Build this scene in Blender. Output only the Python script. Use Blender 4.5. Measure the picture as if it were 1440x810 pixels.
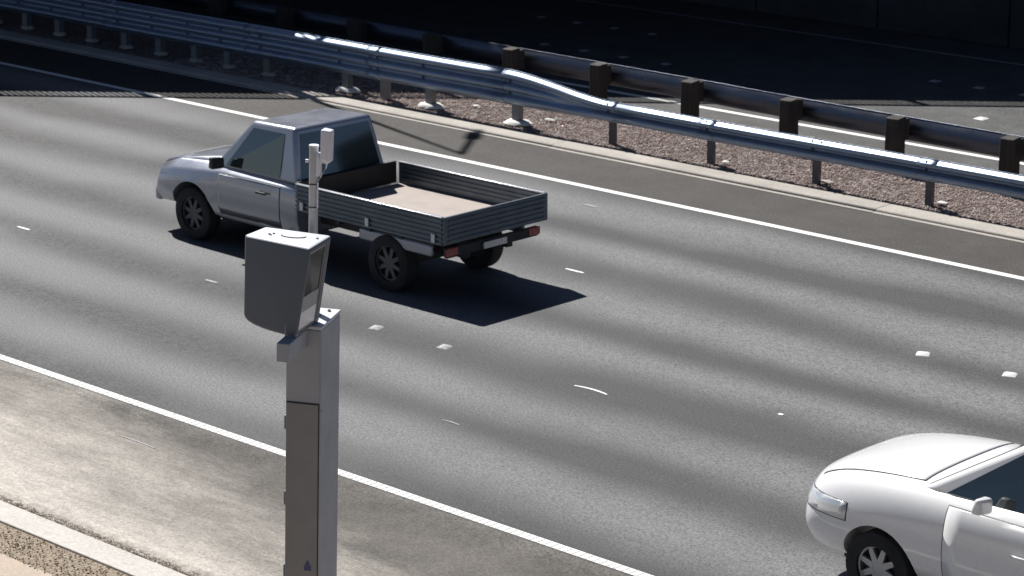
import bpy, bmesh, math, random
import numpy as np
from mathutils import Vector, Matrix
random.seed(7); np.random.seed(7)
R = math.radians
for o in list(bpy.data.objects): bpy.data.objects.remove(o)
SC = bpy.context.scene
COL = SC.collection

# ------------------------------------------------------------------ camera
F = 3600.0
TP = 991 / F; PITCH = math.atan(TP)
YAW = math.atan(3917 / F * math.cos(PITCH))
H = 3.6 * math.cos(PITCH) / (.6007 * math.cos(YAW))          # camera height over the road, about 8.4 m
FW = Vector((-math.cos(YAW), math.sin(YAW), 0)); RT = Vector((math.sin(YAW), math.cos(YAW), 0))
cd = bpy.data.cameras.new('camera'); cam = bpy.data.objects.new('camera', cd); COL.objects.link(cam)
cam.location = (0, 0, H)
vd = FW * math.cos(PITCH) + Vector((0, 0, -math.sin(PITCH)))
cam.rotation_euler = vd.to_track_quat('-Z', 'Y').to_euler()
cd.sensor_width = 36; cd.lens = 36 * F / 1440; cd.clip_start = .5; cd.clip_end = 3000
cd.dof.use_dof = True; cd.dof.focus_distance = 17.6; cd.dof.aperture_fstop = 6.3
SC.camera = cam

# ------------------------------------------------------------------ sky, sun, exposure
SUN = Vector((.80, -.215, -1.0)).normalized()                 # direction the light travels
EL = math.asin(-SUN.z)
w = bpy.data.worlds.new('World'); SC.world = w; w.use_nodes = True
nt = w.node_tree; bg = nt.nodes['Background']
sky = nt.nodes.new('ShaderNodeTexSky'); sky.sky_type = 'NISHITA'; sky.sun_disc = False
sky.sun_elevation = EL; sky.sun_rotation = math.atan2(-SUN.x, -SUN.y)
sky.air_density = .45; sky.dust_density = .2; sky.ozone_density = 1.2
nt.links.new(sky.outputs[0], bg.inputs[0]); bg.inputs[1].default_value = .05
sd = bpy.data.lights.new('sun', 'SUN'); sun = bpy.data.objects.new('sun', sd); COL.objects.link(sun)
sd.energy = 5.0; sd.angle = R(.45); sd.color = (1, .975, .94)
sun.rotation_euler = SUN.to_track_quat('-Z', 'Y').to_euler(); sun.location = (-30, 10, 40)
SC.view_settings.view_transform = 'Standard'; SC.view_settings.look = 'None'
SC.view_settings.gamma = 1; SC.view_settings.exposure = .60
SC.render.engine = 'CYCLES'

# ------------------------------------------------------------------ helpers
def azd(deg):
    t = R(deg); return FW * math.cos(t) + RT * math.sin(t)

class N:
    """small node-graph helper"""
    def __init__(s, name):
        s.m = bpy.data.materials.new(name); s.m.use_nodes = True
        s.t = s.m.node_tree; s.b = s.t.nodes['Principled BSDF']
        s.tc = s.t.nodes.new('ShaderNodeTexCoord')
    def lk(s, a, b): s.t.links.new(a, b)
    def set(s, sock, v):
        if isinstance(v, bpy.types.NodeSocket): s.lk(v, sock)
        elif isinstance(v, (tuple, list)) and len(v) == 3 and sock.type == 'RGBA': sock.default_value = (*v, 1)
        else: sock.default_value = v
    def math(s, op, a, b=0, c=0, clamp=False):
        n = s.t.nodes.new('ShaderNodeMath'); n.operation = op; n.use_clamp = clamp
        s.set(n.inputs[0], a); s.set(n.inputs[1], b); s.set(n.inputs[2], c); return n.outputs[0]
    def xyz(s, v=None):
        n = s.t.nodes.new('ShaderNodeSeparateXYZ'); s.lk(v or s.tc.outputs['Object'], n.inputs[0]); return n.outputs
    def vec(s, x, y, z):
        n = s.t.nodes.new('ShaderNodeCombineXYZ')
        for i, v in enumerate((x, y, z)): s.set(n.inputs[i], v)
        return n.outputs[0]
    def scale(s, sc, v=None):
        n = s.t.nodes.new('ShaderNodeVectorMath'); n.operation = 'MULTIPLY'
        s.lk(v or s.tc.outputs['Object'], n.inputs[0]); n.inputs[1].default_value = sc; return n.outputs[0]
    def noise(s, scale, detail=3, rough=.55, v=None, dist=0):
        n = s.t.nodes.new('ShaderNodeTexNoise'); n.inputs['Scale'].default_value = scale
        n.inputs['Detail'].default_value = detail; n.inputs['Roughness'].default_value = rough
        n.inputs['Distortion'].default_value = dist
        s.lk(v or s.tc.outputs['Object'], n.inputs['Vector']); return n.outputs['Fac']
    def vor(s, scale, v=None, out='Color', feat='F1'):
        n = s.t.nodes.new('ShaderNodeTexVoronoi'); n.inputs['Scale'].default_value = scale; n.feature = feat
        s.lk(v or s.tc.outputs['Object'], n.inputs['Vector']); return n.outputs[out]
    def mr(s, v, a, b, c=0, d=1, smooth=False):
        n = s.t.nodes.new('ShaderNodeMapRange'); s.set(n.inputs[0], v)
        if smooth: n.interpolation_type = 'SMOOTHSTEP'
        for i, q in enumerate((a, b, c, d)): n.inputs[i + 1].default_value = q
        return n.outputs[0]
    def mix(s, f, a, b, mode='MIX'):
        n = s.t.nodes.new('ShaderNodeMix'); n.data_type = 'RGBA'; n.blend_type = mode; n.clamp_factor = True
        s.set(n.inputs[0], f); s.set(n.inputs[6], a); s.set(n.inputs[7], b); return n.outputs[2]
    def ramp(s, f, stops):
        n = s.t.nodes.new('ShaderNodeValToRGB'); s.set(n.inputs[0], f); e = n.color_ramp.elements
        while len(e) < len(stops): e.new(.5)
        for k, (p, c) in enumerate(stops): e[k].position = p; e[k].color = (*c, 1)
        return n.outputs[0]
    def bump(s, h, strength=.5, dist=.01):
        n = s.t.nodes.new('ShaderNodeBump'); n.inputs['Strength'].default_value = strength
        n.inputs['Distance'].default_value = dist; s.lk(h, n.inputs['Height']); s.lk(n.outputs[0], s.b.inputs['Normal'])
    def out(s, col=None, rough=None, metal=None, **k):
        if col is not None: s.set(s.b.inputs['Base Color'], col)
        if rough is not None: s.set(s.b.inputs['Roughness'], rough)
        if metal is not None: s.set(s.b.inputs['Metallic'], metal)
        for q, v in k.items(): s.set(s.b.inputs[q.replace('_', ' ')], v)
        return s.m

class MB:
    """collects shapes into one mesh"""
    def __init__(s): s.v = []; s.f = []
    def add(s, vs, fs):
        o = len(s.v); s.v += [tuple(q) for q in vs]; s.f += [tuple(i + o for i in f) for f in fs]; return s
    def box(s, x0, x1, y0, y1, z0, z1):
        return s.hexa([(x0, y0, z0), (x1, y0, z0), (x1, y1, z0), (x0, y1, z0)], [(x0, y0, z1), (x1, y0, z1), (x1, y1, z1), (x0, y1, z1)])
    def hexa(s, lo, hi):
        return s.add(list(lo) + list(hi), [(3, 2, 1, 0), (4, 5, 6, 7), (0, 1, 5, 4), (1, 2, 6, 5), (2, 3, 7, 6), (3, 0, 4, 7)])
    def tube(s, pts, r, n=12, caps=True):
        pts = [Vector(p) for p in pts]; rs = r if isinstance(r, (list, tuple)) else [r] * len(pts); vs = []
        for i, p in enumerate(pts):
            d = (pts[min(i + 1, len(pts) - 1)] - pts[max(i - 1, 0)]).normalized()
            a = d.cross(Vector((0, 0, 1)) if abs(d.z) < .9 else Vector((1, 0, 0))).normalized(); b = d.cross(a)
            vs += [p + (a * math.cos(2 * math.pi * k / n) + b * math.sin(2 * math.pi * k / n)) * rs[i] for k in range(n)]
        fs = [(i * n + k, i * n + (k + 1) % n, (i + 1) * n + (k + 1) % n, (i + 1) * n + k) for i in range(len(pts) - 1) for k in range(n)]
        if caps: fs += [tuple(range(n))[::-1], tuple((len(pts) - 1) * n + k for k in range(n))]
        return s.add(vs, fs)
    def prism(s, poly, axis, a, b):
        """poly: 2D points in the plane normal to axis; extruded from a to b"""
        def P(p, t):
            return {'x': (t, p[0], p[1]), 'y': (p[0], t, p[1]), 'z': (p[0], p[1], t)}[axis]
        n = len(poly)
        return s.add([P(p, a) for p in poly] + [P(p, b) for p in poly],
                     [tuple(range(n)), tuple(range(2 * n - 1, n - 1, -1))] + [(i, i + n, (i + 1) % n + n, (i + 1) % n) for i in range(n)])
    def loft(s, rings, closed=True, caps=False):
        n = len(rings[0]); vs = [p for r in rings for p in r]
        fs = [(i * n + k, i * n + (k + 1) % n, (i + 1) * n + (k + 1) % n, (i + 1) * n + k) for i in range(len(rings) - 1) for k in range(n if closed else n - 1)]
        if caps: fs += [tuple(range(n))[::-1], tuple((len(rings) - 1) * n + k for k in range(n))]
        return s.add(vs, fs)
    def build(s, name, mat, parent=None, bevel=0, seg=2, smooth=False, solid=0, subd=0, angle=35, fix=True):
        me = bpy.data.meshes.new(name); me.from_pydata(s.v, [], s.f); me.update()
        if fix:
            b = bmesh.new(); b.from_mesh(me); bmesh.ops.recalc_face_normals(b, faces=b.faces); b.to_mesh(me); b.free()
        o = bpy.data.objects.new(name, me); COL.objects.link(o); me.materials.append(mat)
        if parent is not None: o.parent = parent
        if solid: q = o.modifiers.new('solid', 'SOLIDIFY'); q.thickness = solid; q.offset = -1
        if bevel: q = o.modifiers.new('bevel', 'BEVEL'); q.width = bevel; q.segments = seg; q.limit_method = 'ANGLE'; q.angle_limit = R(30)
        if subd: q = o.modifiers.new('subd', 'SUBSURF'); q.levels = q.render_levels = subd
        if smooth or bevel or subd:
            me.shade_smooth()
            if not subd:
                me.set_sharp_from_angle(angle=R(angle))
        return o

def empty(name, loc=(0, 0, 0), rot=None):
    o = bpy.data.objects.new(name, None); COL.objects.link(o); o.location = loc; o.empty_display_size = .3
    if rot: o.rotation_euler = rot
    return o
def tag(o, label=None, cat=None, group=None, kind=None):
    if label: o['label'] = label
    if cat: o['category'] = cat
    if group: o['group'] = group
    if kind: o['kind'] = kind
    return o
def struct(o): o['kind'] = 'structure'; return o
def cut(obj, cutter_mb):
    """boolean difference, applied into the mesh"""
    c = cutter_mb.build('cutter', obj.data.materials[0]); c.parent = obj.parent
    m = obj.modifiers.new('cut', 'BOOLEAN'); m.object = c; m.solver = 'EXACT'
    bpy.context.view_layer.update()
    dg = bpy.context.evaluated_depsgraph_get(); me = bpy.data.meshes.new_from_object(obj.evaluated_get(dg))
    obj.modifiers.clear(); obj.data = me
    me.shade_smooth(); me.set_sharp_from_angle(angle=R(32))
    bpy.data.objects.remove(c)

# ------------------------------------------------------------------ materials
def asphalt(name, track=True, tint=(1, 1, 1), base=.075, far=False):
    g = N(name); x, y, z = g.xyz()
    big = g.noise(.22, 3, .5); mid = g.noise(1.3, 4, .6)
    if track:
        lowx = g.noise(1.0, 2, .5, v=g.scale((.10, .35, 1)))
        yy = g.math('ADD', y, g.math('MULTIPLY', g.math('SUBTRACT', lowx, .5), 1.3))
        ph = g.math('MULTIPLY', g.math('SUBTRACT', yy, 19.66), 2 * math.pi / 1.776)
        c = g.math('MULTIPLY_ADD', g.math('COSINE', ph), -.5, .5)              # 0 on lane lines and lane centres, 1 in the wheel paths
        c = g.math('MULTIPLY_ADD', g.math('SUBTRACT', big, .5), 1.3, c)
        c = g.math('MULTIPLY_ADD', g.math('SUBTRACT', mid, .5), .35, c, clamp=True)
        col = g.mix(c, (.048, .0475, .049), (.142, .142, .1445))
        # the outer shoulder: older, browner, darker
        sh = g.mr(y, 26.66, 26.86)
        shc = g.mix(g.mr(mid, .35, .7), (.036, .032, .029), (.052, .047, .042))
        col = g.mix(sh, col, shc)
        # near shoulder: asphalt under wind-blown pale dust
        st = g.noise(1.0, 5, .62, v=g.scale((.40, 1.1, 1)), dist=.4)
        st2 = g.noise(1.0, 6, .7, v=g.scale((1.8, 8.5, 1)), dist=1.2)
        near = g.mix(g.mr(mid, .3, .7), (.085, .080, .074), (.15, .139, .126))
        dust = g.mix(g.mr(st2, .2, .8), (.40, .37, .33), (.50, .463, .415))
        d = g.mr(y, 15.75, 13.3, -.25, .85)
        d = g.math('ADD', d, g.mr(x, -15.5, -21, -.14, .36))
        d = g.math('ADD', d, g.math('MULTIPLY', g.math('SUBTRACT', st, .5), 1.35))
        d = g.math('ADD', d, g.math('MULTIPLY', g.math('SUBTRACT', st2, .5), .5), clamp=True)
        near = g.mix(d, near, dust)
        # dark line of grit that has gathered against the kerb
        gn = g.noise(9, 4, .7)
        gr = g.math('MULTIPLY', g.mr(y, 13.40, 13.20), g.mr(gn, .36, .56), clamp=True)
        near = g.mix(gr, near, (.075, .062, .048))
        col = g.mix(g.mr(y, 15.90, 15.84), col, near)
    else:
        col = g.mix(g.mr(mid, .3, .7), (base * .75,) * 3, (base * 1.3,) * 3)
    # stone grain
    g1 = g.noise(38, 2, .8); g2 = g.vor(26, out='Color')
    gx = g.xyz(g2)[0]
    k = g.math('ADD', g.mr(g1, .33, .67, .52, 1.4), g.mr(gx, 0, 1, -.24, .24))
    if track: k = g.math('MULTIPLY_ADD', g.math('SUBTRACT', k, 1), g.mr(y, 15.4, 15.9, .5, 1), 1)
    col = g.mix(1.0, col, g.vec(k, k, k), 'MULTIPLY')
    fl = g.math('GREATER_THAN', g.xyz(g.vor(42, out='Color'))[1], .994)
    col = g.mix(g.math('MULTIPLY', fl, .1), col, (.34, .33, .31))
    g.bump(g1, .55, .006)
    return g.out(col, g.mr(gx, 0, 1, .62, .88), 0, Specular_IOR_Level=(g.mr(y, 15.7, 16.1, .06, .4) if track else .3))

def concrete(name, col, dark=.75, sc=2.0, grain=35):
    g = N(name); a = g.noise(sc, 5, .62); b = g.noise(grain, 2, .7); st = g.noise(sc * 5, 4, .7)
    c = g.mix(g.mr(a, .3, .7), tuple(q * dark for q in col), col)
    c = g.mix(g.math('MULTIPLY', g.mr(st, .58, .72), .45), c, tuple(q * .45 for q in col))
    k = g.mr(b, .3, .7, .82, 1.14); c = g.mix(1, c, g.vec(k, k, k), 'MULTIPLY')
    g.bump(b, .35, .004)
    return g.out(c, .85)

def galv(name, col=(.52, .54, .57), rough=.38, metal=.85, dirt=.35):
    g = N(name); a = g.noise(6, 4, .6, v=g.scale((.35, 1, 2.5))); b = g.vor(60, out='Color'); sp = g.noise(2.2, 5, .7)
    c = g.mix(g.mr(a, .3, .7), tuple(q * .82 for q in col), col)
    c = g.mix(g.math('MULTIPLY', g.mr(sp, .52, .72), dirt), c, (.16, .14, .12))
    r = g.math('ADD', g.mr(a, .3, .7, rough - .06, rough + .12), g.mr(g.xyz(b)[0], 0, 1, -.04, .04))
    return g.out(c, r, metal)

def paint(name, col, rough=.4, metal=0, coat=0, dirt=.1, sc=3.0):
    g = N(name); a = g.noise(sc, 5, .65); b = g.noise(sc * 9, 3, .6)
    c = g.mix(g.mr(a, .35, .7), col, tuple(q * (1 - dirt) for q in col))
    c = g.mix(g.math('MULTIPLY', g.mr(b, .60, .78), dirt * 1.6), c, tuple(q * .55 + .02 for q in col))
    if dirt > .09: g.bump(b, .03, .002)
    return g.out(c, g.mr(a, .3, .7, rough * .85, rough * 1.2), metal, Coat_Weight=coat, Coat_Roughness=.06)

def roadpaint(name, col=(.74, .73, .70), wear=.5):
    g = N(name); a = g.noise(30, 3, .7); b = g.noise(3, 4, .6)
    k = g.math('MULTIPLY', g.mr(a, .56, .66), g.mr(b, .35, .7, .2, 1), clamp=True)
    c = g.mix(g.math('MULTIPLY', k, wear), col, (.22, .21, .2))
    g.bump(g.noise(38, 2, .8), .4, .004)
    return g.out(c, .7)

M = {}
M['road'] = asphalt('asphalt_worn')
M['road2'] = asphalt('asphalt_far', track=False, base=.075)
M['line'] = roadpaint('line_paint')
M['line_near'] = roadpaint('line_paint_near', (.74, .73, .70), .8)
M['line_thin'] = roadpaint('line_paint_worn', (.30, .30, .30), .7)
M['kerb'] = concrete('kerb_concrete', (.40, .37, .33), .72, 1.2)
M['kerb_pale'] = concrete('kerb_pale_concrete', (.50, .475, .435), .86, 1.1)
M['footing'] = concrete('footing_concrete', (.66, .64, .60), .85, 5)
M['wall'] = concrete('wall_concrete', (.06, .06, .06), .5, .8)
M['deck'] = concrete('bridge_concrete', (.30, .29, .28), .7, .5)
M['path'] = concrete('path_concrete', (.43, .35, .275), .85, 2)
M['galv'] = galv('galvanised_rail', (.28, .345, .45), .42, .78, .25)  # blue of the reflected sky put into the base colour
M['galv_old'] = galv('galvanised_rail_old', (.115, .13, .165), .34, .9, .5)
M['galv_post'] = galv('galvanised_post', (.22, .225, .23), .5, .6, .5)
g = N('timber'); a = g.noise(9, 4, .7, v=g.scale((1, 1, .12))); b = g.noise(3, 4, .6)
M['thin_post'] = galv('dark_post', (.10, .10, .11), .5, .5, .4)
M['timber'] = g.out(g.mix(g.mr(a, .32, .68), (.020, .017, .015), g.mix(g.mr(b, .3, .7), (.034, .030, .027), (.075, .067, .058))), .85)
g.bump(a, .6, .01)
g = N('soil'); a = g.noise(5, 5, .7); b = g.vor(28, out='Color')
M['soil'] = g.out(g.mix(g.xyz(b)[0], g.mix(a, (.16, .12, .085), (.28, .22, .16)), (.30, .25, .19)), .95); g.bump(g.vor(28, out='Distance'), .9, .02)
g = N('gravel_bed'); a = g.noise(2, 4, .6); b = g.xyz(g.vor(24, out='Color')); dd = g.vor(24, out='Distance')
c = g.ramp(b[0], [(0, (.09, .07, .062)), (.35, (.20, .155, .135)), (.7, (.27, .22, .195)), (1, (.42, .37, .34))])
M['gravel_bed'] = g.out(g.mix(g.mr(dd, .3, .75), c, (.10, .08, .07)), .9); g.bump(dd, .9, .02)
g = N('gravel_stone'); v = g.vor(13.7, out='Color'); b = g.xyz(v)
M['stone'] = g.out(g.mix(g.math('MULTIPLY', b[1], .5), g.ramp(b[0], [(0, (.15, .11, .098)), (.2, (.27, .205, .183)), (.6, (.39, .31, .285)), (.85, (.48, .41, .385)), (1, (.66, .62, .59))]), (.22, .16, .14)), .85)
g = N('grit_stone'); b = g.xyz(g.vor(17, out='Color'))
M['grit'] = g.out(g.ramp(b[0], [(0, (.10, .07, .045)), (.5, (.24, .18, .125)), (1, (.45, .38, .30))]), .9)
M['ground'] = concrete('dry_ground', (.26, .21, .16), .6, .3)

# ------------------------------------------------------------------ ground and roads
XA, XB = -130, 60
def sheet(name, y0, y1, z, m, x0=XA, x1=XB, nx=1):
    b = MB(); b.add([(x0, y0, z), (x1, y0, z), (x1, y1, z), (x0, y1, z)], [(0, 1, 2, 3)])
    return struct(b.build(name, m))
sheet('ground', -600, 700, -.03, M['ground'], -900, 500)
sheet('road', 13.18, 28.26, 0, M['road'])
sheet('road_beyond_median', 31.62, 40.6, 0, M['road2'])
sheet('gravel_bed', 28.70, 31.64, .022, M['gravel_bed'])
sheet('dirt_verge', 12.22, 12.715, .085, M['soil'])
b = MB().prism([(9.0, -.02), (12.26, -.02), (12.26, .085), (9.0, .10)], 'x', XA, XB); struct(b.build('footpath', M['path']))

# painted lines, 4 mm proud
def line(name, y, wd, m, x0=XA, x1=XB, z=.004):
    return sheet(name, y - wd / 2, y + wd / 2, z, m, x0, x1)
# near edge line: profiled thermoplastic with small transverse ribs
b = MB(); y0, y1 = 15.885, 16.0
b.add([(XA, y0, .004), (XB, y0, .004), (XB, y1, .004), (XA, y1, .004)], [(0, 1, 2, 3)])
x = -26.0
while x < -10:
    b.box(x, x + .035, y0 + .012, y1 - .012, .0042, .009); x += .085
struct(b.build('edge_line', M['line_near']))
line('edge_line', 26.74, .13, M['line'])
line('edge_line', 32.36, .13, M['line'])
line('edge_line', 39.33, .10, M['line_thin'])

# kerbs
def kerb(name, prof, m, x0, x1, seg, jit=.003, gap=.006):
    bb = MB(); x = x0
    while x < x1:
        e = min(x + seg, x1); dz = random.uniform(-jit, jit); dy = random.uniform(-jit, jit)
        bb.prism([(p[0] + dy, p[1] + (dz if p[1] > .02 else 0)) for p in prof], 'x', x, e - gap); x = e
    return struct(bb.build(name, m, bevel=.008))
kerb('kerb', [(28.37, -.02), (28.74, -.02), (28.74, .045), (28.41, .043), (28.385, .036), (28.372, .02)], M['kerb'], -75, 5, 6.1)
kerb('gutter', [(28.27, -.02), (28.345, -.02), (28.345, .010), (28.27, .008)], M['kerb'], -75, 5, 6.1, .001)
kerb('kerb', [(12.71, -.02), (13.16, -.02), (13.16, .02), (13.05, .085), (12.71, .105)], M['kerb_pale'], -63, 5, 12.0, .001)

# median stones: too many to count
def stones(name, n, x0, x1, y0, y1, z, r0, r1, m):
    base = np.array([(1, 0, 0), (-1, 0, 0), (0, 1, 0), (0, -1, 0), (0, 0, 1), (0, 0, -1)], float)
    fs = np.array([(0, 2, 4), (2, 1, 4), (1, 3, 4), (3, 0, 4), (2, 0, 5), (1, 2, 5), (3, 1, 5), (0, 3, 5)])
    c = np.stack([np.random.uniform(x0, x1, n), np.random.uniform(y0, y1, n), z + np.random.uniform(-.004, .014, n)], 1)
    r = np.random.uniform(r0, r1, n) ; s = np.stack([r * np.random.uniform(.7, 1.3, n), r * np.random.uniform(.7, 1.3, n), r * np.random.uniform(.5, .9, n)], 1)
    th = np.random.uniform(0, 6.28, n); ph = np.random.uniform(-.6, .6, n)
    P = base[None] * s[:, None] * np.random.uniform(.75, 1.2, (n, 6, 1))
    X = P[..., 0] * np.cos(ph)[:, None] + P[..., 2] * np.sin(ph)[:, None]; Z = -P[..., 0] * np.sin(ph)[:, None] + P[..., 2] * np.cos(ph)[:, None]; Y = P[..., 1]
    V = np.stack([X * np.cos(th)[:, None] - Y * np.sin(th)[:, None], X * np.sin(th)[:, None] + Y * np.cos(th)[:, None], Z], -1) + c[:, None]
    V = V.reshape(-1, 3); Fc = (fs[None] + (np.arange(n) * 6)[:, None, None]).reshape(-1, 3)
    me = bpy.data.meshes.new(name); me.vertices.add(len(V)); me.vertices.foreach_set('co', V.ravel())
    me.loops.add(Fc.size); me.loops.foreach_set('vertex_index', Fc.ravel().astype(np.int32))
    me.polygons.add(len(Fc)); me.polygons.foreach_set('loop_start', np.arange(0, Fc.size, 3, dtype=np.int32))
    me.update(calc_edges=True); me.validate(); me.materials.append(m)
    o = bpy.data.objects.new(name, me); COL.objects.link(o); return o
tag(stones('median_gravel', 105000, -36, -15.5, 28.745, 31.60, .024, .007, .019, M['stone']), 'pinkish brown gravel covering the median between the two guardrails', 'gravel', kind='stuff')
tag(stones('verge_grit', 3000, -20.5, -14.5, 12.24, 12.70, .087, .004, .012, M['grit']), 'loose brown grit and soil behind the pale near kerb', 'grit', kind='stuff')
tag(stones('kerb_grit', 2600, -21.5, -13.5, 13.165, 13.27, .004, .003, .008, M['grit']), 'fine brown grit gathered in the channel of the near kerb', 'grit', kind='stuff')

# retaining wall under the overpass
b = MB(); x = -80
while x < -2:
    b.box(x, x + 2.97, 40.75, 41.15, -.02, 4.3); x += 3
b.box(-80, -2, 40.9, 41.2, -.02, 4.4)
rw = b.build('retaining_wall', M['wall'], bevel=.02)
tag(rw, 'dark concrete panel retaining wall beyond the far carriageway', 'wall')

# ------------------------------------------------------------------ overpass that throws the big shadow
A0 = Vector((-36.14, 25.13, 0)); B0 = Vector((-22.9, 36.43, 0)); E = (B0 - A0).normalized(); NN = Vector((-E.y, E.x, 0))
if NN.y < 0: NN = -NN
ZD = 5.8
off = Vector((-SUN.x, -SUN.y, 0)) / (-SUN.z) * ZD
br = empty('overpass', A0 + off)
tag(br, 'concrete road overpass out of view whose shadow darkens the upper road', 'bridge')
def W(l, d, z): return E * l + NN * d + Vector((0, 0, z))
def bbox(b, l0, l1, d0, d1, z0, z1):
    b.hexa([W(l0, d0, z0), W(l1, d0, z0), W(l1, d1, z0), W(l0, d1, z0)], [W(l0, d0, z1), W(l1, d0, z1), W(l1, d1, z1), W(l0, d1, z1)])
L0, L1 = -38, 45
b = MB(); bbox(b, L0, L1, 0, 32, ZD - .35, ZD); b.build('deck', M['deck'], br)
for k in range(8):
    b = MB(); bbox(b, L0, L1, 1.2 + k * 4.1, 1.8 + k * 4.1, ZD - 1.3, ZD - .352); b.build('girder', M['deck'], br)
b = MB(); bbox(b, L0, L1, .03, .11, ZD + .68, ZD + .75); b.build('handrail', M['galv_old'], br)
b = MB(); l = -10
while l < 28: bbox(b, l, l + .040, .055, .085, ZD + .002, ZD + .678); l += .11
tag(b.build('balusters', M['galv_old'], br), kind='stuff')
for l in (-8, -5.4, -2.8, -.2, 2.4, 5.0, 6.2, 7.6, 10.2, 12.8, 15.4, 18.0, 20.6):
    b = MB(); bbox(b, l, l + .09, .03, .11, ZD + .002, ZD + .678); b.build('railing_post', M['galv_old'], br)
# unseen overpass assumed under the viewpoint, added to darken faces turned to it
vb = empty('overpass', (0, 0, 0)); tag(vb, 'unseen concrete overpass behind the viewpoint, added to darken the near faces', 'bridge')
def vbox(b, r0, r1, f0, f1, z0, z1):
    q = lambda r_, f_, z_: RT * r_ + FW * f_ + Vector((0, 0, z_))
    b.hexa([q(r0, f0, z0), q(r1, f0, z0), q(r1, f1, z0), q(r0, f1, z0)], [q(r0, f0, z1), q(r1, f0, z1), q(r1, f1, z1), q(r0, f1, z1)]); return b
vbox(MB(), -28, 50, -13, -.4, 5.5, 6.9).build('deck', M['deck'], vb)
vbox(MB(), -28, 50, -.75, -.42, 6.902, 7.9).build('parapet', M['deck'], vb)
vbox(MB(), -28, 11, -12.5, -1.2, -.02, 5.498).build('abutment', M['wall'], vb)
# lamp standing on the overpass: only its shadow reaches the road
lp0 = Vector((-26.82, 27.04, 0)); lpz = 13.5; hz = 13.5
base = lp0 + Vector((-SUN.x, -SUN.y, 0)) / (-SUN.z) * lpz
lamp = empty('street_lamp', (base.x, base.y, ZD))
tag(lamp, 'tall lamp on the overpass whose hooked shadow lies behind the utility truck', 'street lamp')
b = MB().tube([(0, 0, 0), (0, 0, lpz - ZD)], [.07, .04], 12); b.build('pole', M['galv_old'], lamp, smooth=True)
arm = Vector((-.86, 1.10, 0))
b = MB().tube([(0, 0, lpz - ZD - .03), arm + Vector((0, 0, lpz - ZD + .05))], .06, 8); b.build('arm', M['galv_old'], lamp, smooth=True)
a1 = arm.normalized(); a2 = Vector((-a1.y, a1.x, 0)); c0 = arm + Vector((0, 0, lpz - ZD))
b = MB().hexa([c0 - a1 * .25 - a2 * .13, c0 + a1 * .20 - a2 * .13, c0 + a1 * .20 + a2 * .13, c0 - a1 * .25 + a2 * .13],
              [c0 - a1 * .25 - a2 * .1 + Vector((0, 0, .12)), c0 + a1 * .35 - a2 * .1 + Vector((0, 0, .12)), c0 + a1 * .35 + a2 * .1 + Vector((0, 0, .12)), c0 - a1 * .25 + a2 * .1 + Vector((0, 0, .12))])
b.build('lamp_head', M['galv_old'], lamp, bevel=.03)

# ------------------------------------------------------------------ near guardrail
def humps(t, n):
    c = .5 - .5 * math.cos(2 * math.pi * n * t)
    return min(1, max(0, (c - .12) * 1.32)) ** .9
def railprof(sx, sgn=-1, y=29.03, dep=.083, K=37):
    """sx 0 = three-hump beam, 1 = two-hump beam"""
    zt = .955 * (1 - sx) + .725 * sx; zb = .385 * (1 - sx) + .405 * sx; out = []
    for k in range(K):
        t = k / (K - 1)
        d = humps(t, 3) * (1 - sx) + humps(t, 2) * sx
        out.append((y + sgn * dep * d, zb + (zt - zb) * t))
    return out
def rail(name, x0, x1, fn, parent, m, step=1.0, dy=0):
    n = max(2, int(abs(x1 - x0) / step) + 1); rings = []
    for i in range(n):
        x = x0 + (x1 - x0) * i / (n - 1); wob = .0025 * math.sin(x * 1.7) + .003 * math.sin(x * .6 + 1)
        rings.append([(x, p[0] + wob + dy, p[1] + .004 * math.sin(x * .9)) for p in fn(x)])
    return MB().loft(rings, closed=False).build(name, m, parent, solid=.006, smooth=True, angle=60)
gr = empty('guardrail', (0, 29.1, 0)); gr.location = (-22, 29.1, 0)
tag(gr, 'galvanised roadside guardrail stepping from three waves to two, on steel posts', 'guardrail')
def P(o, par):            # keep world coordinates of a part under its root
    o.location = -par.location; return o
sm = lambda t: t * t * (3 - 2 * t)
XT0, XT1 = -27.75, -25.35
P(rail('three_wave_rail', -60, XT0, lambda x: railprof(0), gr, M['galv'], .5), gr)
P(rail('transition_rail', XT0 - .001, XT1 + .001, lambda x: railprof(sm(min(1, max(0, (x - XT0) / (XT1 - XT0))))), gr, M['galv'], .1, -.0012), gr)
P(rail('two_wave_rail', XT1, 5, lambda x: railprof(1), gr, M['galv'], .5), gr)
for xs in (-58, -54, -50, -46, -42, -38, -34, -30.9):
    P(rail('splice', xs, xs + .32, lambda x: railprof(0), gr, M['galv'], .1, -.0045), gr)
for xs in (-23.72, -19.8, -15.9):
    P(rail('splice', xs, xs + .32, lambda x: railprof(1), gr, M['galv'], .1, -.0045), gr)
def bolt(x, y, z, par, dy=-1):
    P(MB().tube([(x, y, z), (x, y + dy * .014, z), (x, y + dy * .022, z)], [.019, .019, .008], 10).build('bolt', M['galv_old'], par, smooth=True), par)
thrie_posts = [-42.75, -41.75, -40.74, -39.7, -38.7, -37.66, -36.65, -35.63, -34.72, -33.65, -31.62, -30.68, -29.6, -27.63]
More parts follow.
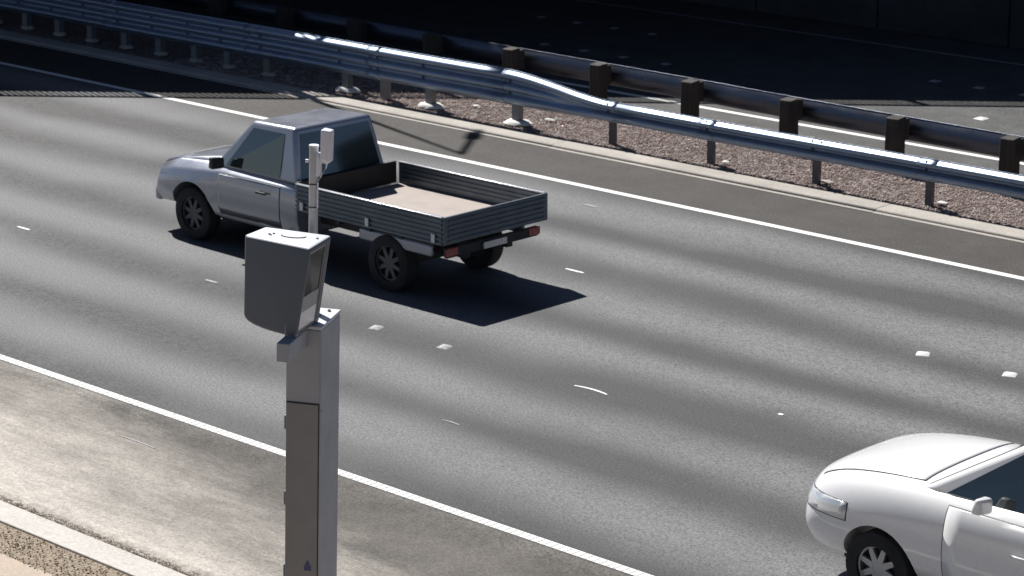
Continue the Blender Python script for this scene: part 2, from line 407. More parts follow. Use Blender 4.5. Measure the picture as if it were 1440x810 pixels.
for i, x in enumerate(thrie_posts):
    b = MB()                                                  # heavy C post
    b.box(x - .075, x + .075, 29.14, 29.152, -.0, .80).box(x - .075, x - .063, 29.1525, 29.25, 0, .80).box(x + .063, x + .075, 29.1525, 29.25, 0, .80)
    b.box(x - .075, x - .010, 29.2505, 29.262, 0, .80)
    p_ = P(b.build('post', M['galv_post'], gr), gr)
    bb = MB().box(x - .06, x + .06, 29.04, 29.138, .5, .85); P(bb.build('spacer', M['galv_old'], gr), gr)
    bolt(x, 29.015, .575, gr); bolt(x, 29.015, .765, gr)
    if i not in (11, 12 - 1):
        s = 1.0 if x > -33 else .62; rr = random.Random(i)
        wx, wy = .27 * s, .17 * s
        rings = []
        for (q, z) in ((1.0, .055), (.93, .085), (.80, .108), (.40, .118)):
            rings.append([(x + .02 + wx * q * (1 + rr.uniform(-.12, .12)) * math.cos(a), 29.19 + wy * q * (1 + rr.uniform(-.12, .12)) * math.sin(a), z) for a in [k * math.pi / 9 for k in range(18)]])
        P(MB().loft(rings, caps=True).build('footing', M['footing'] if x > -33 else M['kerb'], gr, smooth=True, angle=50), gr)  # footings in the overpass shadow use darker concrete, shade put into colour
for k in range(12):
    x = -25.55 + 1.955 * k
    if x > 2: break
    b = MB(); b.box(x - .055, x + .055, 29.10, 29.108, 0, .70).box(x - .055, x - .047, 29.1085, 29.17, 0, .70).box(x + .047, x + .055, 29.1085, 29.17, 0, .70)
    P(b.build('post', M['thin_post'], gr), gr)
    bb = MB().box(x - .05, x + .05, 29.036, 29.098, .45, .69); P(bb.build('spacer', M['galv_old'], gr), gr)
    bolt(x, 29.012, .565, gr)
    for dx in (-.09, .07): bolt(x + .15 + dx, 28.945, .70, gr)

gr.location.y -= .08
# ------------------------------------------------------------------ far guardrail, seen from behind
fr = empty('guardrail', (-25, 30.6, 0), (0, 0, -.033)); tag(fr, 'darker old guardrail on weathered timber posts, seen from behind', 'guardrail')
P(rail('rail', -60, 4, lambda x: [(q[0], q[1]) for q in [(30.88 - .075 * math.sin(math.pi * t / 36) ** .8 + (-.03 if t == 36 else 0), .47 + .36 * min(t, 35.4) / 36) for t in range(37)]], fr, M['galv_old'], .5), fr)
for k in range(-6, 14):
    x = -31.30 + 2.004 * k; rr = random.Random(k); ln = rr.uniform(-.012, .012)
    y0, y1 = 30.48, 30.68
    b = MB(); lo = [(x - .115, y0, 0), (x + .115, y0, 0), (x + .115, y1, 0), (x - .115, y1, 0)]
    zt = .86 + rr.uniform(-.012, .012)
    b.hexa(lo, [(p[0] + ln, p[1], zt - (.02 if p[1] < 30.5 else 0)) for p in lo])
    P(b.build('post', M['timber'], fr, bevel=.012), fr)
    bb = MB().box(x - .09, x + .09, 30.684, 30.80, .50, .82); P(bb.build('spacer', M['timber'], fr, bevel=.008), fr)

# ------------------------------------------------------------------ raised pavement markers and worn marks
mw = paint('marker_white', (.72, .72, .70), .5, dirt=.25, sc=20)
def marker(x, y, label, s=.072, group='raised white lane markers', h=.018, rot=0):
    m = bpy.data.objects.new('lane_marker', MK); COL.objects.link(m); m.location = (x, y, .001); m.scale = (s / .085, s / .085, h / .018); m.rotation_euler = (0, 0, rot)
    tag(m, label, 'road marker', group); return m
t = MB().hexa([(-.085, -.085, 0), (.085, -.085, 0), (.085, .085, 0), (-.085, .085, 0)], [(-.05, -.055, .018), (.05, -.055, .018), (.05, .055, .018), (-.05, .055, .018)]).build('lane_marker', mw, bevel=.006)
MK = t.data; bpy.data.objects.remove(t)
MK2 = MK.copy(); MK2.materials.clear(); MK2.materials.append(paint('marker_grimy_shaded', (.40, .40, .40), .7, dirt=.4, sc=25))  # duller grey for the near pair; shaded rows carry their shade in colour
marker(-20.93, 19.66, 'white lane marker just right of the speed camera head, nearer of the pair by it', rot=.3).data = MK2
marker(-19.80, 19.66, 'white lane marker below the tip of the truck shadow, right of its twin', rot=.2).data = MK2
marker(-15.70, 23.18, 'bright white lane marker in open road at right, left one of the pair', .075, rot=.5)
marker(-14.56, 23.19, 'bright white lane marker close to the right edge of the picture', .075, rot=.4)
marker(-22.62, 34.76, 'single sunlit white marker on the far carriageway beyond the rail', .095, 'far carriageway markers')
for i, (x, y) in enumerate([(-34.64, 37.2), (-33.67, 37.2), (-32.7, 37.2), (-31.73, 37.2)]):
    marker(x, y, 'pale marker in the farther shaded row of four on the far carriageway', .075, 'farther row of four shaded markers').data = MK2
for i, (x, y) in enumerate([(-32.47, 34.95), (-31.47, 34.95), (-30.5, 34.95), (-29.48, 34.95)]):
    marker(x, y, 'pale marker in the nearer shaded row of four on the far carriageway', .08, 'nearer row of four shaded markers').data = MK2
for i, (x, y) in enumerate([(-25.02, 36.95), (-24.12, 36.95), (-23.2, 36.95)]):
    marker(x, y, 'pale marker in the shaded row of three at the upper right', .085, 'row of three shaded markers at right').data = MK2
def scuff(x0, x1, y, wd, bow, m=None):
    b = MB(); n = 10; vs = []; fs = []
    for i in range(n + 1):
        t = i / n; xx = x0 + (x1 - x0) * t; yy = y + bow * (1 - (2 * t - 1) ** 2); ww = wd * (.35 + .65 * math.sin(math.pi * (.15 + .7 * t)))
        vs += [(xx, yy - ww / 2, .005), (xx, yy + ww / 2, .005)]
    fs = [(2 * i, 2 * i + 2, 2 * i + 3, 2 * i + 1) for i in range(n)]
    return struct(b.add(vs, fs).build('worn_lane_mark', m or M['line']))
scuff(-17.75, -17.28, 19.60, .035, .03)
scuff(-27.97, -27.70, 19.67, .05, .0)
scuff(-24.02, -23.80, 19.66, .05, .0, M['line_thin'])
scuff(-21.13, -20.82, 23.15, .05, .0)
scuff(-23.3, -23.05, 25.9, .05, 0, M['line_thin'])
scuff(-15.55, -15.49, 20.35, .05, .0)
scuff(-17.95, -17.70, 17.78, .02, .015, M['line_thin'])
scuff(-20.0, -19.4, 15.15, .02, .015, M['line_thin'])

# ------------------------------------------------------------------ small loose things by the rail
def lump(name, x, y, z, sx, sy, sz, m, label, cat, seed):
    rr = random.Random(seed); bm = bmesh.new(); bmesh.ops.create_icosphere(bm, subdivisions=2, radius=1)
    for v in bm.verts:
        k = 1 + rr.uniform(-.16, .16); v.co = Vector((v.co.x * sx * k, v.co.y * sy * k, max(-.2, v.co.z) * sz * k))
    me = bpy.data.meshes.new(name); bm.to_mesh(me); bm.free(); me.materials.append(m)
    o = bpy.data.objects.new(name, me); COL.objects.link(o); o.location = (x, y, z); tag(o, label, cat); return o
lump('concrete_lump', -23.38, 29.13, .07, .065, .05, .025, M['footing'], 'small pale concrete lump beside the second thin post of the rail', 'rubble', 1)
lump('concrete_lump', -21.5, 29.12, .07, .12, .06, .025, M['kerb'], 'flat dull stone slab at the foot of the third thin post', 'rubble', 2)
lump('concrete_lump', -19.55, 29.17, .07, .08, .06, .028, M['footing'], 'white rounded concrete lump beside the rightmost thin rail post', 'rubble', 3)
lump('concrete_lump', -29.05, 29.62, .07, .07, .05, .018, M['footing'], 'white concrete lump behind the footing in the gravel', 'rubble', 4)
lump('concrete_lump', -27.4, 29.62, .07, .11, .05, .02, M['footing'], 'pale concrete lump behind the last wide footing', 'rubble', 5)

exec_parts = True
# ------------------------------------------------------------------ speed camera on its pole
LEAN = R(1.7)
WD = azd(13); UD = azd(103)                                  # away from / to the right of the viewer
top = Vector((-12.6, 11.5, 3.537))                           # back right corner of the pole's cap
HP = 3.537
root_xy = Vector((top.x, top.y, 0)) - RT * math.tan(LEAN) * HP
sc = empty('speed_camera', root_xy)
rotm = Matrix.Rotation(LEAN, 4, FW)                           # leans to the viewer's right going up
frame = Matrix(((UD.x, WD.x, 0, 0), (UD.y, WD.y, 0, 0), (0, 0, 1, 0), (0, 0, 0, 1)))
sc.rotation_euler = (rotm @ frame).to_euler()
tag(sc, 'grey roadside speed camera cabinet on a square steel pole with antenna mast', 'speed camera')
pol = paint('pole_paint', (.35, .375, .415), .5, .1, dirt=.12, sc=4)
pold = paint('pole_door_shaded', (.25, .255, .265), .5, .1, dirt=.14, sc=4)  # darker copy of the pole paint, front face's shade put into colour
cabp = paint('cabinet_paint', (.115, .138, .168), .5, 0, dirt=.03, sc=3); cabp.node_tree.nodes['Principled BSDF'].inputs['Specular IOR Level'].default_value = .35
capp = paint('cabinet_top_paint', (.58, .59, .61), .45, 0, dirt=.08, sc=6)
blk = paint('black_rubber', (.012, .012, .013), .5, dirt=.1)
whp = paint('white_plastic', (.72, .73, .78), .35, dirt=.06, sc=8)
D_, W_ = .45, .25                                             # pole depth, width   (local x right, y away, z up)
b = MB().box(-W_, 0, -D_, 0, 0, HP - .025); po = b.build('pole', pol, sc, bevel=.012)
b = MB().box(-W_ - .004, .004, -D_ - .004, .004, HP - .024, HP); b.build('cap', capp, po, bevel=.006)
for (u, v) in ((-.06, -.07), (-.09, -.20)):
    MB().tube([(u, v, HP + .001), (u, v, HP + .012)], .012, 8).build('cap_bolt', M['galv_old'], po)
dz1 = 2.98
b = MB().box(-W_ + .008, -.014, -D_ - .006, -D_ - .001, .45, dz1); dr = b.build('access_door', pold, sc, bevel=.003)
b = MB().box(-.012, -.006, -D_ - .004, -D_ - .0005, .45, dz1); b.build('door_gap', blk, dr)
b = MB().box(-W_ + .008, -.006, -D_ - .004, -D_ - .0005, dz1 + .002, dz1 + .009); b.build('door_gap', blk, dr)
for z in (2.83, 2.28, 1.74, .8):
    MB().box(-W_ - .012, -W_ - .0005, -D_ + .01, -D_ + .05, z - .05, z + .05).build('hinge', pold, dr, bevel=.004)
MB().tube([(-.03 + .03, -D_ + .03, 2.93), (.004, -D_ + .03, 2.93)], .008, 8).build('rivet', M['galv'], po)
# bracket toward the viewer
bz1 = 3.50; bz0 = 3.395
b = MB().box(-.190, -.098, -.84, -D_ - .001, 3.385, 3.515); bk = b.build('bracket', pol, sc, bevel=.005)
MB().box(-.185, -.103, -.68, -.54, 3.516, 3.60).build('bracket_block', pol, bk, bevel=.004)

# cabinet: corners solved from the plan of its lid; local coordinates
ZC = 4.15
FL, FR_, BR_, BL = (-.525, -.52), (.004, -.72), (.034, -.335), (-.465, -.25)
HC = .625
def low(p, du, dv=0): return (p[0] + du, p[1] + dv)
loF = [low(FL, -.008), low(FR_, -.095), low(BR_, -.085), low(BL, -.005)]
hiF = [FL, FR_, BR_, BL]
OUT = [(0, 0), (1, 0), (1, .985), (.93, .998), (.75, 1.006), (.55, 1.006), (.36, .998), (.20, .982), (.08, .957), (.02, .925), (0, .88)]
def cp(s, t, back):
    a, c = (hiF[3], hiF[2]) if back else (hiF[0], hiF[1]); a2, c2 = (loF[3], loF[2]) if back else (loF[0], loF[1])
    tp = Vector((*a, ZC)).lerp(Vector((*c, ZC)), s); lo = Vector((*a2, ZC - HC)).lerp(Vector((*c2, ZC - HC)), s); return tp.lerp(lo, t)
b = MB().loft([[cp(s, t, False) for s, t in OUT], [cp(s, t, True) for s, t in OUT]], caps=True)
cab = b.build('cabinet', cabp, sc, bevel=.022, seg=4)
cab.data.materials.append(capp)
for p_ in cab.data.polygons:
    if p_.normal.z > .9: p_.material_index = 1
# window bay in the right-hand side
def rp(s, t, push=0):
    """point on the right side: s 0 front .. 1 back, t 0 top .. 1 bottom"""
    a = Vector((FR_[0], FR_[1], ZC)).lerp(Vector((BR_[0], BR_[1], ZC)), s); c = Vector((loF[1][0], loF[1][1], ZC - HC)).lerp(Vector((loF[2][0], loF[2][1], ZC - HC)), s)
    return a.lerp(c, t) + nrm * push
nrm = Vector((0, 0, 0)); _a = rp(0, 0); _b = rp(1, 0); _c = rp(0, 1); nrm = (_b - _a).cross(_c - _a).normalized()
if nrm.x < 0: nrm = -nrm
S0, S1, T0, T1 = .045, .80, .06, .955
cb = MB().hexa([rp(S0, T0, .03), rp(S1, T0, .03), rp(S1, T1, .03), rp(S0, T1, .03)], [rp(S0, T0, -.015), rp(S1, T0, -.015), rp(S1, T1, -.015), rp(S0, T1, -.015)])
cut(cab, cb)
cab.data.materials.clear(); cab.data.materials.append(cabp); cab.data.materials.append(capp)
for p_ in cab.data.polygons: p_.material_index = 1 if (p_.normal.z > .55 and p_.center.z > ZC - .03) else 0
g = N('camera_glass'); M['cglass'] = g.out((.012, .013, .015), .05, 0, IOR=1.5)
rimp = paint('window_rim', (.34, .34, .35), .4, .3)
gl = MB().hexa([rp(S0 + .03, T0 + .02, -.0144), rp(S1 - .03, T0 + .02, -.0144), rp(S1 - .03, T1 - .02, -.0144), rp(S0 + .03, T1 - .02, -.0144)],
               [rp(S0 + .03, T0 + .02, -.010), rp(S1 - .03, T0 + .02, -.010), rp(S1 - .03, T1 - .02, -.010), rp(S0 + .03, T1 - .02, -.010)]).build('window', M['cglass'], cab)
fb = MB()
def bar(s0, s1, t0, t1):
    fb.hexa([rp(s0, t0, -.0145), rp(s1, t0, -.0145), rp(s1, t1, -.0145), rp(s0, t1, -.0145)], [rp(s0, t0, -.004), rp(s1, t0, -.004), rp(s1, t1, -.004), rp(s0, t1, -.004)])
bar(S0 + .002, S0 + .028, T0 + .002, T1 - .002); bar(S1 - .028, S1 - .002, T0 + .002, T1 - .002); bar(S0 + .0285, S1 - .0285, T0 + .002, T0 + .019); bar(S0 + .0285, S1 - .0285, T1 - .019, T1 - .002)
fb.build('window_frame', rimp, cab)
for t0, t1, nm, mm in ((.56, .735, 'window_panel', paint('panel_grey', (.26, .27, .28), .3)), (.737, .93, 'window_panel', paint('panel_white', (.74, .75, .77), .3))):  # grey and white panels laid over the lower part of the window
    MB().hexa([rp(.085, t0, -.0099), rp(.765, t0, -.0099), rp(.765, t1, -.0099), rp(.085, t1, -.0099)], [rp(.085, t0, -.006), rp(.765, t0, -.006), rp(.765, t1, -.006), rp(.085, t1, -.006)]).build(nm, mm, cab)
# arc-shaped handle slot and small fittings on the lid
cx, cy = -.20, -.445
arcp = [(cx + .085 * math.cos(a), cy + .05 * math.sin(a)) for a in [math.pi + math.pi * k / 14 for k in range(15)]]
MB().tube([(p[0], p[1], ZC + .002) for p in arcp], .004, 6).build('lid_handle', blk, cab)
for (u, v) in ((-.37, -.45), (-.345, -.43), (-.355, -.47), (-.03, -.46)):
    MB().tube([(u, v, ZC), (u, v, ZC + .006)], .009, 8).build('lid_screw', M['galv_old'], cab)
# antenna mast
mx, my = -.165, -.12
mt = MB().tube([(mx, my, HP + .002), (mx, my, 4.70)], .031, 20).build('mast', galv('mast_steel', (.52, .53, .54), .5, .4, .1), sc, smooth=True)
MB().tube([(mx, my, 4.6995), (mx, my, 4.712)], .034, 20).build('mast_cap', whp, mt, smooth=True)
for z in (4.44, 4.28): MB().tube([(mx, my, z), (mx, my, z + .007)], .0345, 20).build('cable_tie', blk, mt)
MB().tube([(mx - .035, my - .01, 4.60), (mx - .055, my - .012, 4.60)], .012, 8).build('clamp_bolt', whp, mt)
ant = MB()
ax0, ax1 = mx + .055, mx + .125
ant.hexa([(ax0, my - .045, 4.62), (ax1, my - .045, 4.60), (ax1, my + .045, 4.60), (ax0, my + .045, 4.62)], [(ax0 + .004, my - .045, 4.83), (ax1 + .006, my - .045, 4.82), (ax1 + .006, my + .045, 4.82), (ax0 + .004, my + .045, 4.83)])
an = ant.build('antenna', whp, sc, bevel=.012, seg=3)
MB().box(mx + .02, mx + .05, my - .03, my + .03, 4.50, 4.66).build('clamp', whp, an, bevel=.008)
MB().hexa([(mx + .045, my - .02, 4.60), (mx + .10, my - .02, 4.585), (mx + .10, my + .02, 4.585), (mx + .045, my + .02, 4.60)], [(mx + .045, my - .02, 4.64), (mx + .10, my - .02, 4.625), (mx + .10, my + .02, 4.625), (mx + .045, my + .02, 4.64)]).build('arm', whp, an, bevel=.004)
MB().tube([(mx + .098, my - .01, 4.60), (mx + .09, my - .015, 4.56), (mx + .055, my - .02, 4.50), (mx + .035, my - .02, 4.46), (mx + .034, my - .02, 4.28)], .006, 8).build('cable', whp, an, smooth=True)
# small blue warning sticker low on the door
stb = paint('sticker_blue', (.06, .07, .20), .5)
cz = 1.80
MB().prism([(-.105, cz - .03), (-.055, cz - .03), (-.055, cz), (-.08, cz + .05), (-.105, cz)], 'y', -D_ - .0085, -D_ - .0065).build('sticker', stb, dr)

# ------------------------------------------------------------------ vehicles
tyre = paint('tyre_rubber', (.018, .018, .018), .8, dirt=.2)
rimm = paint('alloy', (.42, .43, .45), .35, .7)
g = N('car_glass'); M['glass'] = g.out((.022, .035, .036), .05, 0, IOR=1.6, Specular_IOR_Level=.8, Coat_Weight=.5, Coat_Roughness=.02)
lens = N('headlamp_lens').out((.62, .64, .67), .08, .2, Coat_Weight=1.0)
redl = N('tail_lamp').out((.28, .012, .012), .15, 0, Coat_Weight=.8)
blackp = paint('black_trim', (.016, .016, .017), .55, dirt=.15)
# vehicle-local: x forward, y left, z up ; root rotated 180 deg so forward = world -X
def shell(obj, planes, off, name, mat, th=.004):
    """a panel that follows the body: the part of its skin inside the planes, lifted by off"""
    bm = bmesh.new(); bm.from_mesh(obj.data)
    for co, no in planes:
        bmesh.ops.bisect_plane(bm, geom=bm.verts[:] + bm.edges[:] + bm.faces[:], plane_co=co, plane_no=no, clear_outer=True)
    bm.normal_update()
    for v in bm.verts: v.co += v.normal * off
    me = bpy.data.meshes.new(name); bm.to_mesh(me); bm.free(); me.materials.clear(); me.materials.append(mat)
    o = bpy.data.objects.new(name, me); COL.objects.link(o); o.parent = obj
    q = o.modifiers.new('solid', 'SOLIDIFY'); q.thickness = th; q.offset = -1
    me.shade_smooth(); me.set_sharp_from_angle(angle=R(40))
    if name in ('door', 'bonnet', 'headlight'):
        shell(obj, [((Vector(c) + Vector(n_) * .010)[:], n_) for c, n_ in planes], .0012, 'panel_gap', blackp, .001)  # black sheet under the panel edge, drawn as the dark gap around it
    return o
def rng(x0=None, x1=None, y0=None, y1=None, z0=None, z1=None):
    p = []
    for v, n in ((x0, (-1, 0, 0)), (x1, (1, 0, 0)), (y0, (0, -1, 0)), (y1, (0, 1, 0)), (z0, (0, 0, -1)), (z1, (0, 0, 1))):
        if v is not None: p.append((tuple(abs(q) * v for q in n), n))
    return p
def wheel(par, x, y, r, wdt, side, rimmat=None):
    b = MB(); prof = [(0, r * .62), (0, r * .93), (.012, r * .985), (.03, r), (wdt - .03, r), (wdt - .012, r * .985), (wdt, r * .93), (wdt, r * .62)]
    n = 36; rings = []
    for k in range(n + 1):
        a = 2 * math.pi * k / n
        rings.append([(x + q[1] * math.cos(a), y + side * (wdt / 2 - q[0]), r + q[1] * math.sin(a)) for q in prof])
    wh = b.loft(rings, closed=True).build('wheel', tyre, par, smooth=True)
    rb = MB(); ye = y + side * (wdt / 2 - .03); n = 40
    MB().tube([(x, y - side * .08, r), (x, ye - side * .05, r)], r * .60, n).build('brake_disc', blackp, wh)
    rb.tube([(x, ye - side * .05, r), (x, ye - side * .002, r)], r * .16, 20)
    rb.loft([[(x + q * math.cos(a), yy, r + q * math.sin(a)) for q, yy in ((r * .63, ye), (r * .63, ye - side * .06), (r * .57, ye - side * .05), (r * .57, ye - side * .004))] for a in [2 * math.pi * k / 40 for k in range(41)]])
    for k in range(8):
        a = 2 * math.pi * k / 8 + .3; ca, sa = math.cos(a), math.sin(a); pa, pb = -sa, ca
        for s in (1,):
            i0, o0 = .05, r * .59
            rb.hexa([(x + ca * i0 - pa * .035, ye - side * .029, r + sa * i0 - pb * .035), (x + ca * o0 - pa * .028, ye - side * .029, r + sa * o0 - pb * .028), (x + ca * o0 + pa * .028, ye - side * .029, r + sa * o0 + pb * .028), (x + ca * i0 + pa * .035, ye - side * .029, r + sa * i0 + pb * .035)],
                    [(x + ca * i0 - pa * .03, ye, r + sa * i0 - pb * .03), (x + ca * o0 - pa * .022, ye - side * .006, r + sa * o0 - pb * .022), (x + ca * o0 + pa * .022, ye - side * .006, r + sa * o0 + pb * .022), (x + ca * i0 + pa * .03, ye, r + sa * i0 + pb * .03)])
    rb.build('rim', rimmat or rimm, wh, smooth=True)
    return wh
def body_loft(st, n=0):
    """st: list of (x, zb, zs, zt, wb, wm, ws, wt) half widths at bottom, middle, shoulder, top edge"""
    rings = []
    for (x, zb, zs, zt, wb, wm, ws, wt) in st:
        h = [(0, zb), (wb * .7, zb), (wb, zb + .02), (wm, zb + (zs - zb) * .35), (wm, zb + (zs - zb) * .7), (ws, zs), (wt, zt - (zt - zs) * .18), (wt * .55, zt - .004), (0, zt)]
        ring = [(x, y, z) for y, z in h] + [(x, -y, z) for y, z in h[-2:0:-1]]
        rings.append(ring)
    return MB().loft(rings, caps=True)
def quadpanel(b, P4, th=.006, inset=(.06, .06, .06, .06)):
    """thin panel on the quad (bl, br, tr, tl), inset left/right/bottom/top fractions, sits proud"""
    bl, br, tr, tl = [Vector(p) for p in P4]; l, r, bo, to = inset
    def q(s, t): return bl.lerp(br, s).lerp(tl.lerp(tr, s), t)
    c = [q(l, bo), q(1 - r, bo), q(1 - r, 1 - to), q(l, 1 - to)]
    n = (br - bl).cross(tl - bl).normalized()
    b.hexa([p + n * .001 for p in c], [p + n * th for p in c]); return b
def greenhouse(par, lo, hi, mat, bevel=.05):
    """lo/hi: dict with xr, xf, wr, wf, z"""
    L = [(lo['xr'], lo['wr'], lo['z']), (lo['xf'], lo['wf'], lo['zf']), (lo['xf'], -lo['wf'], lo['zf']), (lo['xr'], -lo['wr'], lo['z'])]
    Hh = [(hi['xr'], hi['wr'], hi['z']), (hi['xf'], hi['wf'], hi['zf']), (hi['xf'], -hi['wf'], hi['zf']), (hi['xr'], -hi['wr'], hi['z'])]
    o = MB().hexa(L, Hh).build('cabin', mat, par, bevel=bevel, seg=4)
    return o, L, Hh
def windows(cabin, L, Hh, side_split, glass, trim=.07):
    # windscreen: left->right as seen from the front
    quadpanel(MB(), [L[2], L[1], Hh[1], Hh[2]][::1], inset=(.045, .045, .02, .07)).build('windscreen', glass, cabin)
    quadpanel(MB(), [L[0], L[3], Hh[3], Hh[0]], inset=(.06, .06, .06, .12)).build('rear_window', glass, cabin)
    for sgn in (1, -1):
        a, c, d, e = (L[1], L[0], Hh[0], Hh[1]) if sgn == 1 else (L[3], L[2], Hh[2], Hh[3])
        for (s0, s1) in side_split:
            if sgn == -1: s0, s1 = 1 - s1, 1 - s0
            quadpanel(MB(), [a, c, d, e], inset=(s0, 1 - s1, .06, .13)).build('side_window', glass, cabin)

steel = paint('steel_rim', (.10, .10, .105), .45, .5)
# ---- utility truck -------------------------------------------------
ut = empty('utility_truck', (-23.62, 21.70, 0), (0, 0, math.pi))
tag(ut, 'silver single cab utility truck with an open ribbed drop-side tray', 'truck')
up = paint('truck_silver', (.34, .36, .41), .33, .6, 1.0, dirt=.05)
upd = paint('tray_alloy', (.13, .16, .19), .40, .55, dirt=.2)
X0 = -2.65                                                    # rear end in local x; front is +2.65
def lx(l): return X0 + l * 1.065
b = body_loft([(lx(2.52), .38, 1.00, 1.06, .78, .84, .82, .70), (lx(2.8), .36, 1.00, 1.08, .80, .86, .84, .72), (lx(3.9), .36, 1.00, 1.10, .80, .87, .85, .74),
               (lx(4.25), .40, .97, 1.10, .80, .87, .84, .72), (lx(4.8), .42, .92, 1.05, .80, .87, .82, .68), (lx(5.12), .40, .86, .98, .76, .84, .78, .62), (lx(5.27), .42, .76, .86, .66, .74, .68, .55)])
bd = b.build('body', up, ut, bevel=.03, seg=3, smooth=True)
cut(bd, MB().tube([(lx(4.45), -1.1, .36), (lx(4.45), 1.1, .36)], .43, 32))
MB().box(lx(4.0), lx(4.9), -.60, .60, .30, .80).build('wheel_well', blackp, bd)
cabn, L, Hh = greenhouse(ut, dict(xr=lx(2.56), xf=lx(4.10), wr=.78, wf=.78, z=1.04, zf=1.06), dict(xr=lx(2.70), xf=lx(3.48), wr=.66, wf=.64, z=1.74, zf=1.72), up)
windows(cabn, L, Hh, [(.14, .80)], M['glass'])
for sgn in (1, -1):
    y = sgn * .872
    shell(bd, rng(lx(2.80), lx(3.92), *( (.5, None) if sgn > 0 else (None, -.5) ), .46, .985), .005, 'door', up)
    MB().box(lx(3.0), lx(3.18), min(y + sgn * .013, y + sgn * .04), max(y + sgn * .013, y + sgn * .04), .86, .89).build('door_handle', blackp, bd, bevel=.006)
    MB().hexa([(lx(3.78), sgn * .86, 1.08), (lx(3.88), sgn * .86, 1.08), (lx(3.92), sgn * 1.02, 1.08), (lx(3.82), sgn * 1.04, 1.08)], [(lx(3.78), sgn * .86, 1.22), (lx(3.86), sgn * .86, 1.22), (lx(3.90), sgn * 1.02, 1.24), (lx(3.82), sgn * 1.04, 1.24)]).build('mirror', blackp, ut, bevel=.02)
    MB().hexa([(lx(4.98), sgn * .56, .70), (lx(5.255), sgn * .50, .68), (lx(5.20), sgn * .70, .68), (lx(4.98), sgn * .83, .70)], [(lx(4.98), sgn * .56, .86), (lx(5.20), sgn * .50, .83), (lx(5.15), sgn * .69, .83), (lx(4.98), sgn * .835, .84)]).build('headlight', lens, ut, bevel=.02)
    MB().box(lx(.03) - .02, lx(.03), sgn * .72 - .10, sgn * .72 + .10, .60, .70).build('tail_light', redl, ut, bevel=.008)
    MB().box(lx(.25), lx(1.45), sgn * .80 - .03 if sgn < 0 else .77, (-.77 if sgn < 0 else .83), .56, .72).build('mudguard', up, ut, bevel=.03)
shell(bd, rng(lx(4.22), lx(5.16), -.66, .66, .80, None), .006, 'bonnet', up)
MB().box(lx(5.22), lx(5.33), -.72, .72, .38, .58).build('bumper', up, ut, bevel=.04, seg=3)
MB().box(lx(5.23), lx(5.29), -.40, .40, .62, .80).build('grille', blackp, ut, bevel=.01)
# tray
tr = MB().box(lx(0.03), lx(2.42), -.88, .88, .78, .825)
tray = tr.build('tray_floor', paint('tray_floor_ply', (.36, .31, .275), .6, dirt=.25, sc=2), ut)
def ribside(sgn):
    b = MB(); n = 6; z0, z1 = .765, 1.10; y = sgn * .885
    b.box(lx(.0), lx(2.44), min(y, y + sgn * .02), max(y, y + sgn * .02), z0, z1 - .0)
    for k in range(n):
        z = z0 + .02 + k * (z1 - z0 - .05) / (n - 1) 
        b.box(lx(.0), lx(2.44), min(y + sgn * .0202, y + sgn * .036), max(y + sgn * .0202, y + sgn * .036), z - .012, z + .016)
        b.box(lx(.03), lx(2.40), min(y - sgn * .0002, y - sgn * .014), max(y - sgn * .0002, y - sgn * .014), z - .012, z + .016) if z > .85 else None
    return b
edge = paint('tray_edge_alloy', (.62, .64, .66), .3, .7)
for sgn in (1, -1):
    s_ = ribside(sgn).build('drop_side', upd, ut)
    MB().box(lx(0), lx(2.44), sgn * .895 - .025, sgn * .895 + .025, 1.1005, 1.118).build('top_edge', edge, s_, bevel=.006)
b = MB().box(lx(-.03), lx(-.002), -.905, .905, .77, 1.10)
for k in range(5): b.box(lx(-.045), lx(-.0302), -.84, .84, .80 + k * .06, .825 + k * .06)
tg = b.build('tailgate', upd, ut, bevel=.004)
MB().box(lx(-.03), lx(-.002), -.905, .905, 1.1005, 1.112).build('top_edge', upd, tg)
for sgn in (1, -1):
    for l in (.12, 1.2, 2.32):
        y = sgn * .922
        MB().box(lx(l) - .03, lx(l) + .03, min(y, y + sgn * .022), max(y, y + sgn * .022), .79, .90).build('latch', edge, ut, bevel=.006)
hb = MB()                                                     # headboard
hb.box(lx(2.455), lx(2.49), -.86, .86, .83, 1.118)
hb.build('headboard', blackp, ut, bevel=.006)
ch = MB().box(lx(.1), lx(4.2), -.42, -.32, .50, .62).box(lx(.1), lx(4.2), .32, .42, .50, .62)
for k in range(5): ch.box(lx(.2 + k * .52), lx(.26 + k * .52), -.84, .84, .70, .778)
ch.box(lx(1.6), lx(2.3), -.70, -.44, .42, .70).box(lx(.85), lx(1.05), -.6, .6, .30, .42)
ch.build('chassis', blackp, ut)
MB().box(lx(.02), lx(.08), -.80, .80, .58, .70).build('rear_bumper', blackp, ut, bevel=.01)
MB().box(lx(-.01), lx(.015), -.20, .20, .60, .68).build('number_plate', edge, ut)
for x in (lx(.95), lx(4.45)):
    for sgn in (1, -1): wheel(ut, x, sgn * .745, .355, .22, sgn, steel)

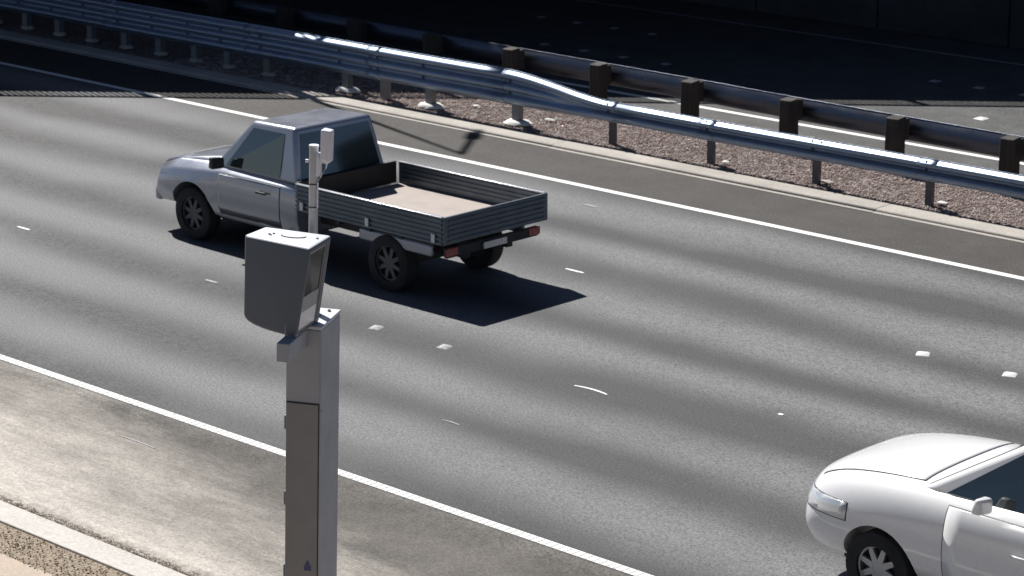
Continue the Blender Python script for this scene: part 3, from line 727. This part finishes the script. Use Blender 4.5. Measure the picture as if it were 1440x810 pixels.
# ---- white car -----------------------------------------------------
wc = empty('white_car', (-10.42, 17.68, 0), (0, 0, math.pi)); wc.name = 'passenger_car'
tag(wc, 'white sedan entering the picture at the lower right', 'car')
wp = paint('car_white', (.80, .80, .80), .28, 0, 1.0, dirt=.03)
st = [(-2.25, .50, .88, 1.04, .66, .76, .74, .60), (-2.1, .34, .98, 1.14, .74, .86, .84, .70), (-1.4, .28, 1.03, 1.18, .80, .91, .88, .74), (-.5, .25, 1.03, 1.16, .82, .92, .89, .76), (.4, .25, 1.02, 1.15, .82, .92, .89, .76),
      (.95, .26, 1.00, 1.15, .82, .92, .88, .76), (1.45, .28, .97, 1.115, .80, .92, .87, .75), (1.85, .27, .92, 1.06, .76, .90, .84, .71), (2.12, .26, .85, .985, .68, .84, .77, .62), (2.24, .30, .76, .88, .54, .70, .62, .48), (2.27, .40, .68, .78, .44, .55, .50, .38)]
st = [(q[0], q[1], q[2], q[3] + .035) + q[4:] for q in st]
b = body_loft(st); wb_ = b.build('body', wp, wc, subd=2)
bpy.context.view_layer.update()
dg = bpy.context.evaluated_depsgraph_get(); me = bpy.data.meshes.new_from_object(wb_.evaluated_get(dg)); wb_.modifiers.clear(); wb_.data = me
for x in (-1.35, 1.33): cut(wb_, MB().tube([(x, -1.1, .33), (x, -.55, .33)], .385, 40)); cut(wb_, MB().tube([(x, .55, .33), (x, 1.1, .33)], .385, 40))
cabn, L, Hh = greenhouse(wc, dict(xr=-1.75, xf=1.02, wr=.74, wf=.77, z=1.09, zf=1.095), dict(xr=-1.2, xf=.12, wr=.60, wf=.59, z=1.66, zf=1.65), wp, .05)
windows(cabn, L, Hh, [(.085, .47), (.50, .88)], M['glass'])
for sgn in (1, -1):
    Y = (lambda a, b: (a, b)) if sgn > 0 else (lambda a, b: (None if b is None else -b, None if a is None else -a))
    shell(wb_, rng(1.66, None, *Y(.46, None), .69, .835) + [((1.66, 0, .83), (-.15, 0, 1))], .007, 'headlight', lens, .006)
    shell(wb_, rng(1.9, None, *Y(.50, .66), .40, .50), .005, 'fog_lamp', blackp)
    shell(wb_, rng(-.42, .66, *Y(.6, None), .36, 1.05), .0045, 'door', wp)
    shell(wb_, rng(-1.28, -.43, *Y(.6, None), .40, 1.05), .0045, 'door', wp)
    MB().hexa([(0.22, sgn * .86, 1.10), (0.36, sgn * .86, 1.10), (0.34, sgn * 1.04, 1.12), (0.24, sgn * 1.04, 1.12)], [(0.22, sgn * .86, 1.24), (0.32, sgn * .86, 1.24), (0.30, sgn * 1.04, 1.26), (0.24, sgn * 1.04, 1.26)]).build('mirror', wp, wc, bevel=.03, seg=3)
    for x in (.35, -.62): MB().box(x - .5, x - .34, min(sgn * .905, sgn * .94), max(sgn * .905, sgn * .94), .80, .825).build('door_handle', wp, wc, bevel=.008)
    MB().hexa([(-2.20, sgn * .46, .74), (-1.98, sgn * .80, .74), (-1.9, sgn * .80, .74), (-2.1, sgn * .46, .74)], [(-2.16, sgn * .46, .86), (-1.95, sgn * .79, .86), (-1.88, sgn * .78, .86), (-2.08, sgn * .46, .86)]).build('tail_light', redl, wc, bevel=.01)
shell(wb_, rng(2.0, None, -.40, .40, .58, .68), .006, 'grille', blackp)
shell(wb_, rng(2.0, None, -.46, .46, .34, .46), .006, 'lower_grille', blackp)
shell(wb_, rng(1.02, 2.06, -.66, .66, .80, None), .005, 'bonnet', wp)
shell(wb_, rng(2.0, None, -.24, .24, .50, .575), .010, 'number_plate', rimp)
MB().box(-1.9, 1.9, -.56, .56, .20, .42).build('underbody', blackp, wc)
for x in (-1.35, 1.33):
    for sgn in (1, -1): wheel(wc, x, sgn * .79, .325, .215, sgn)
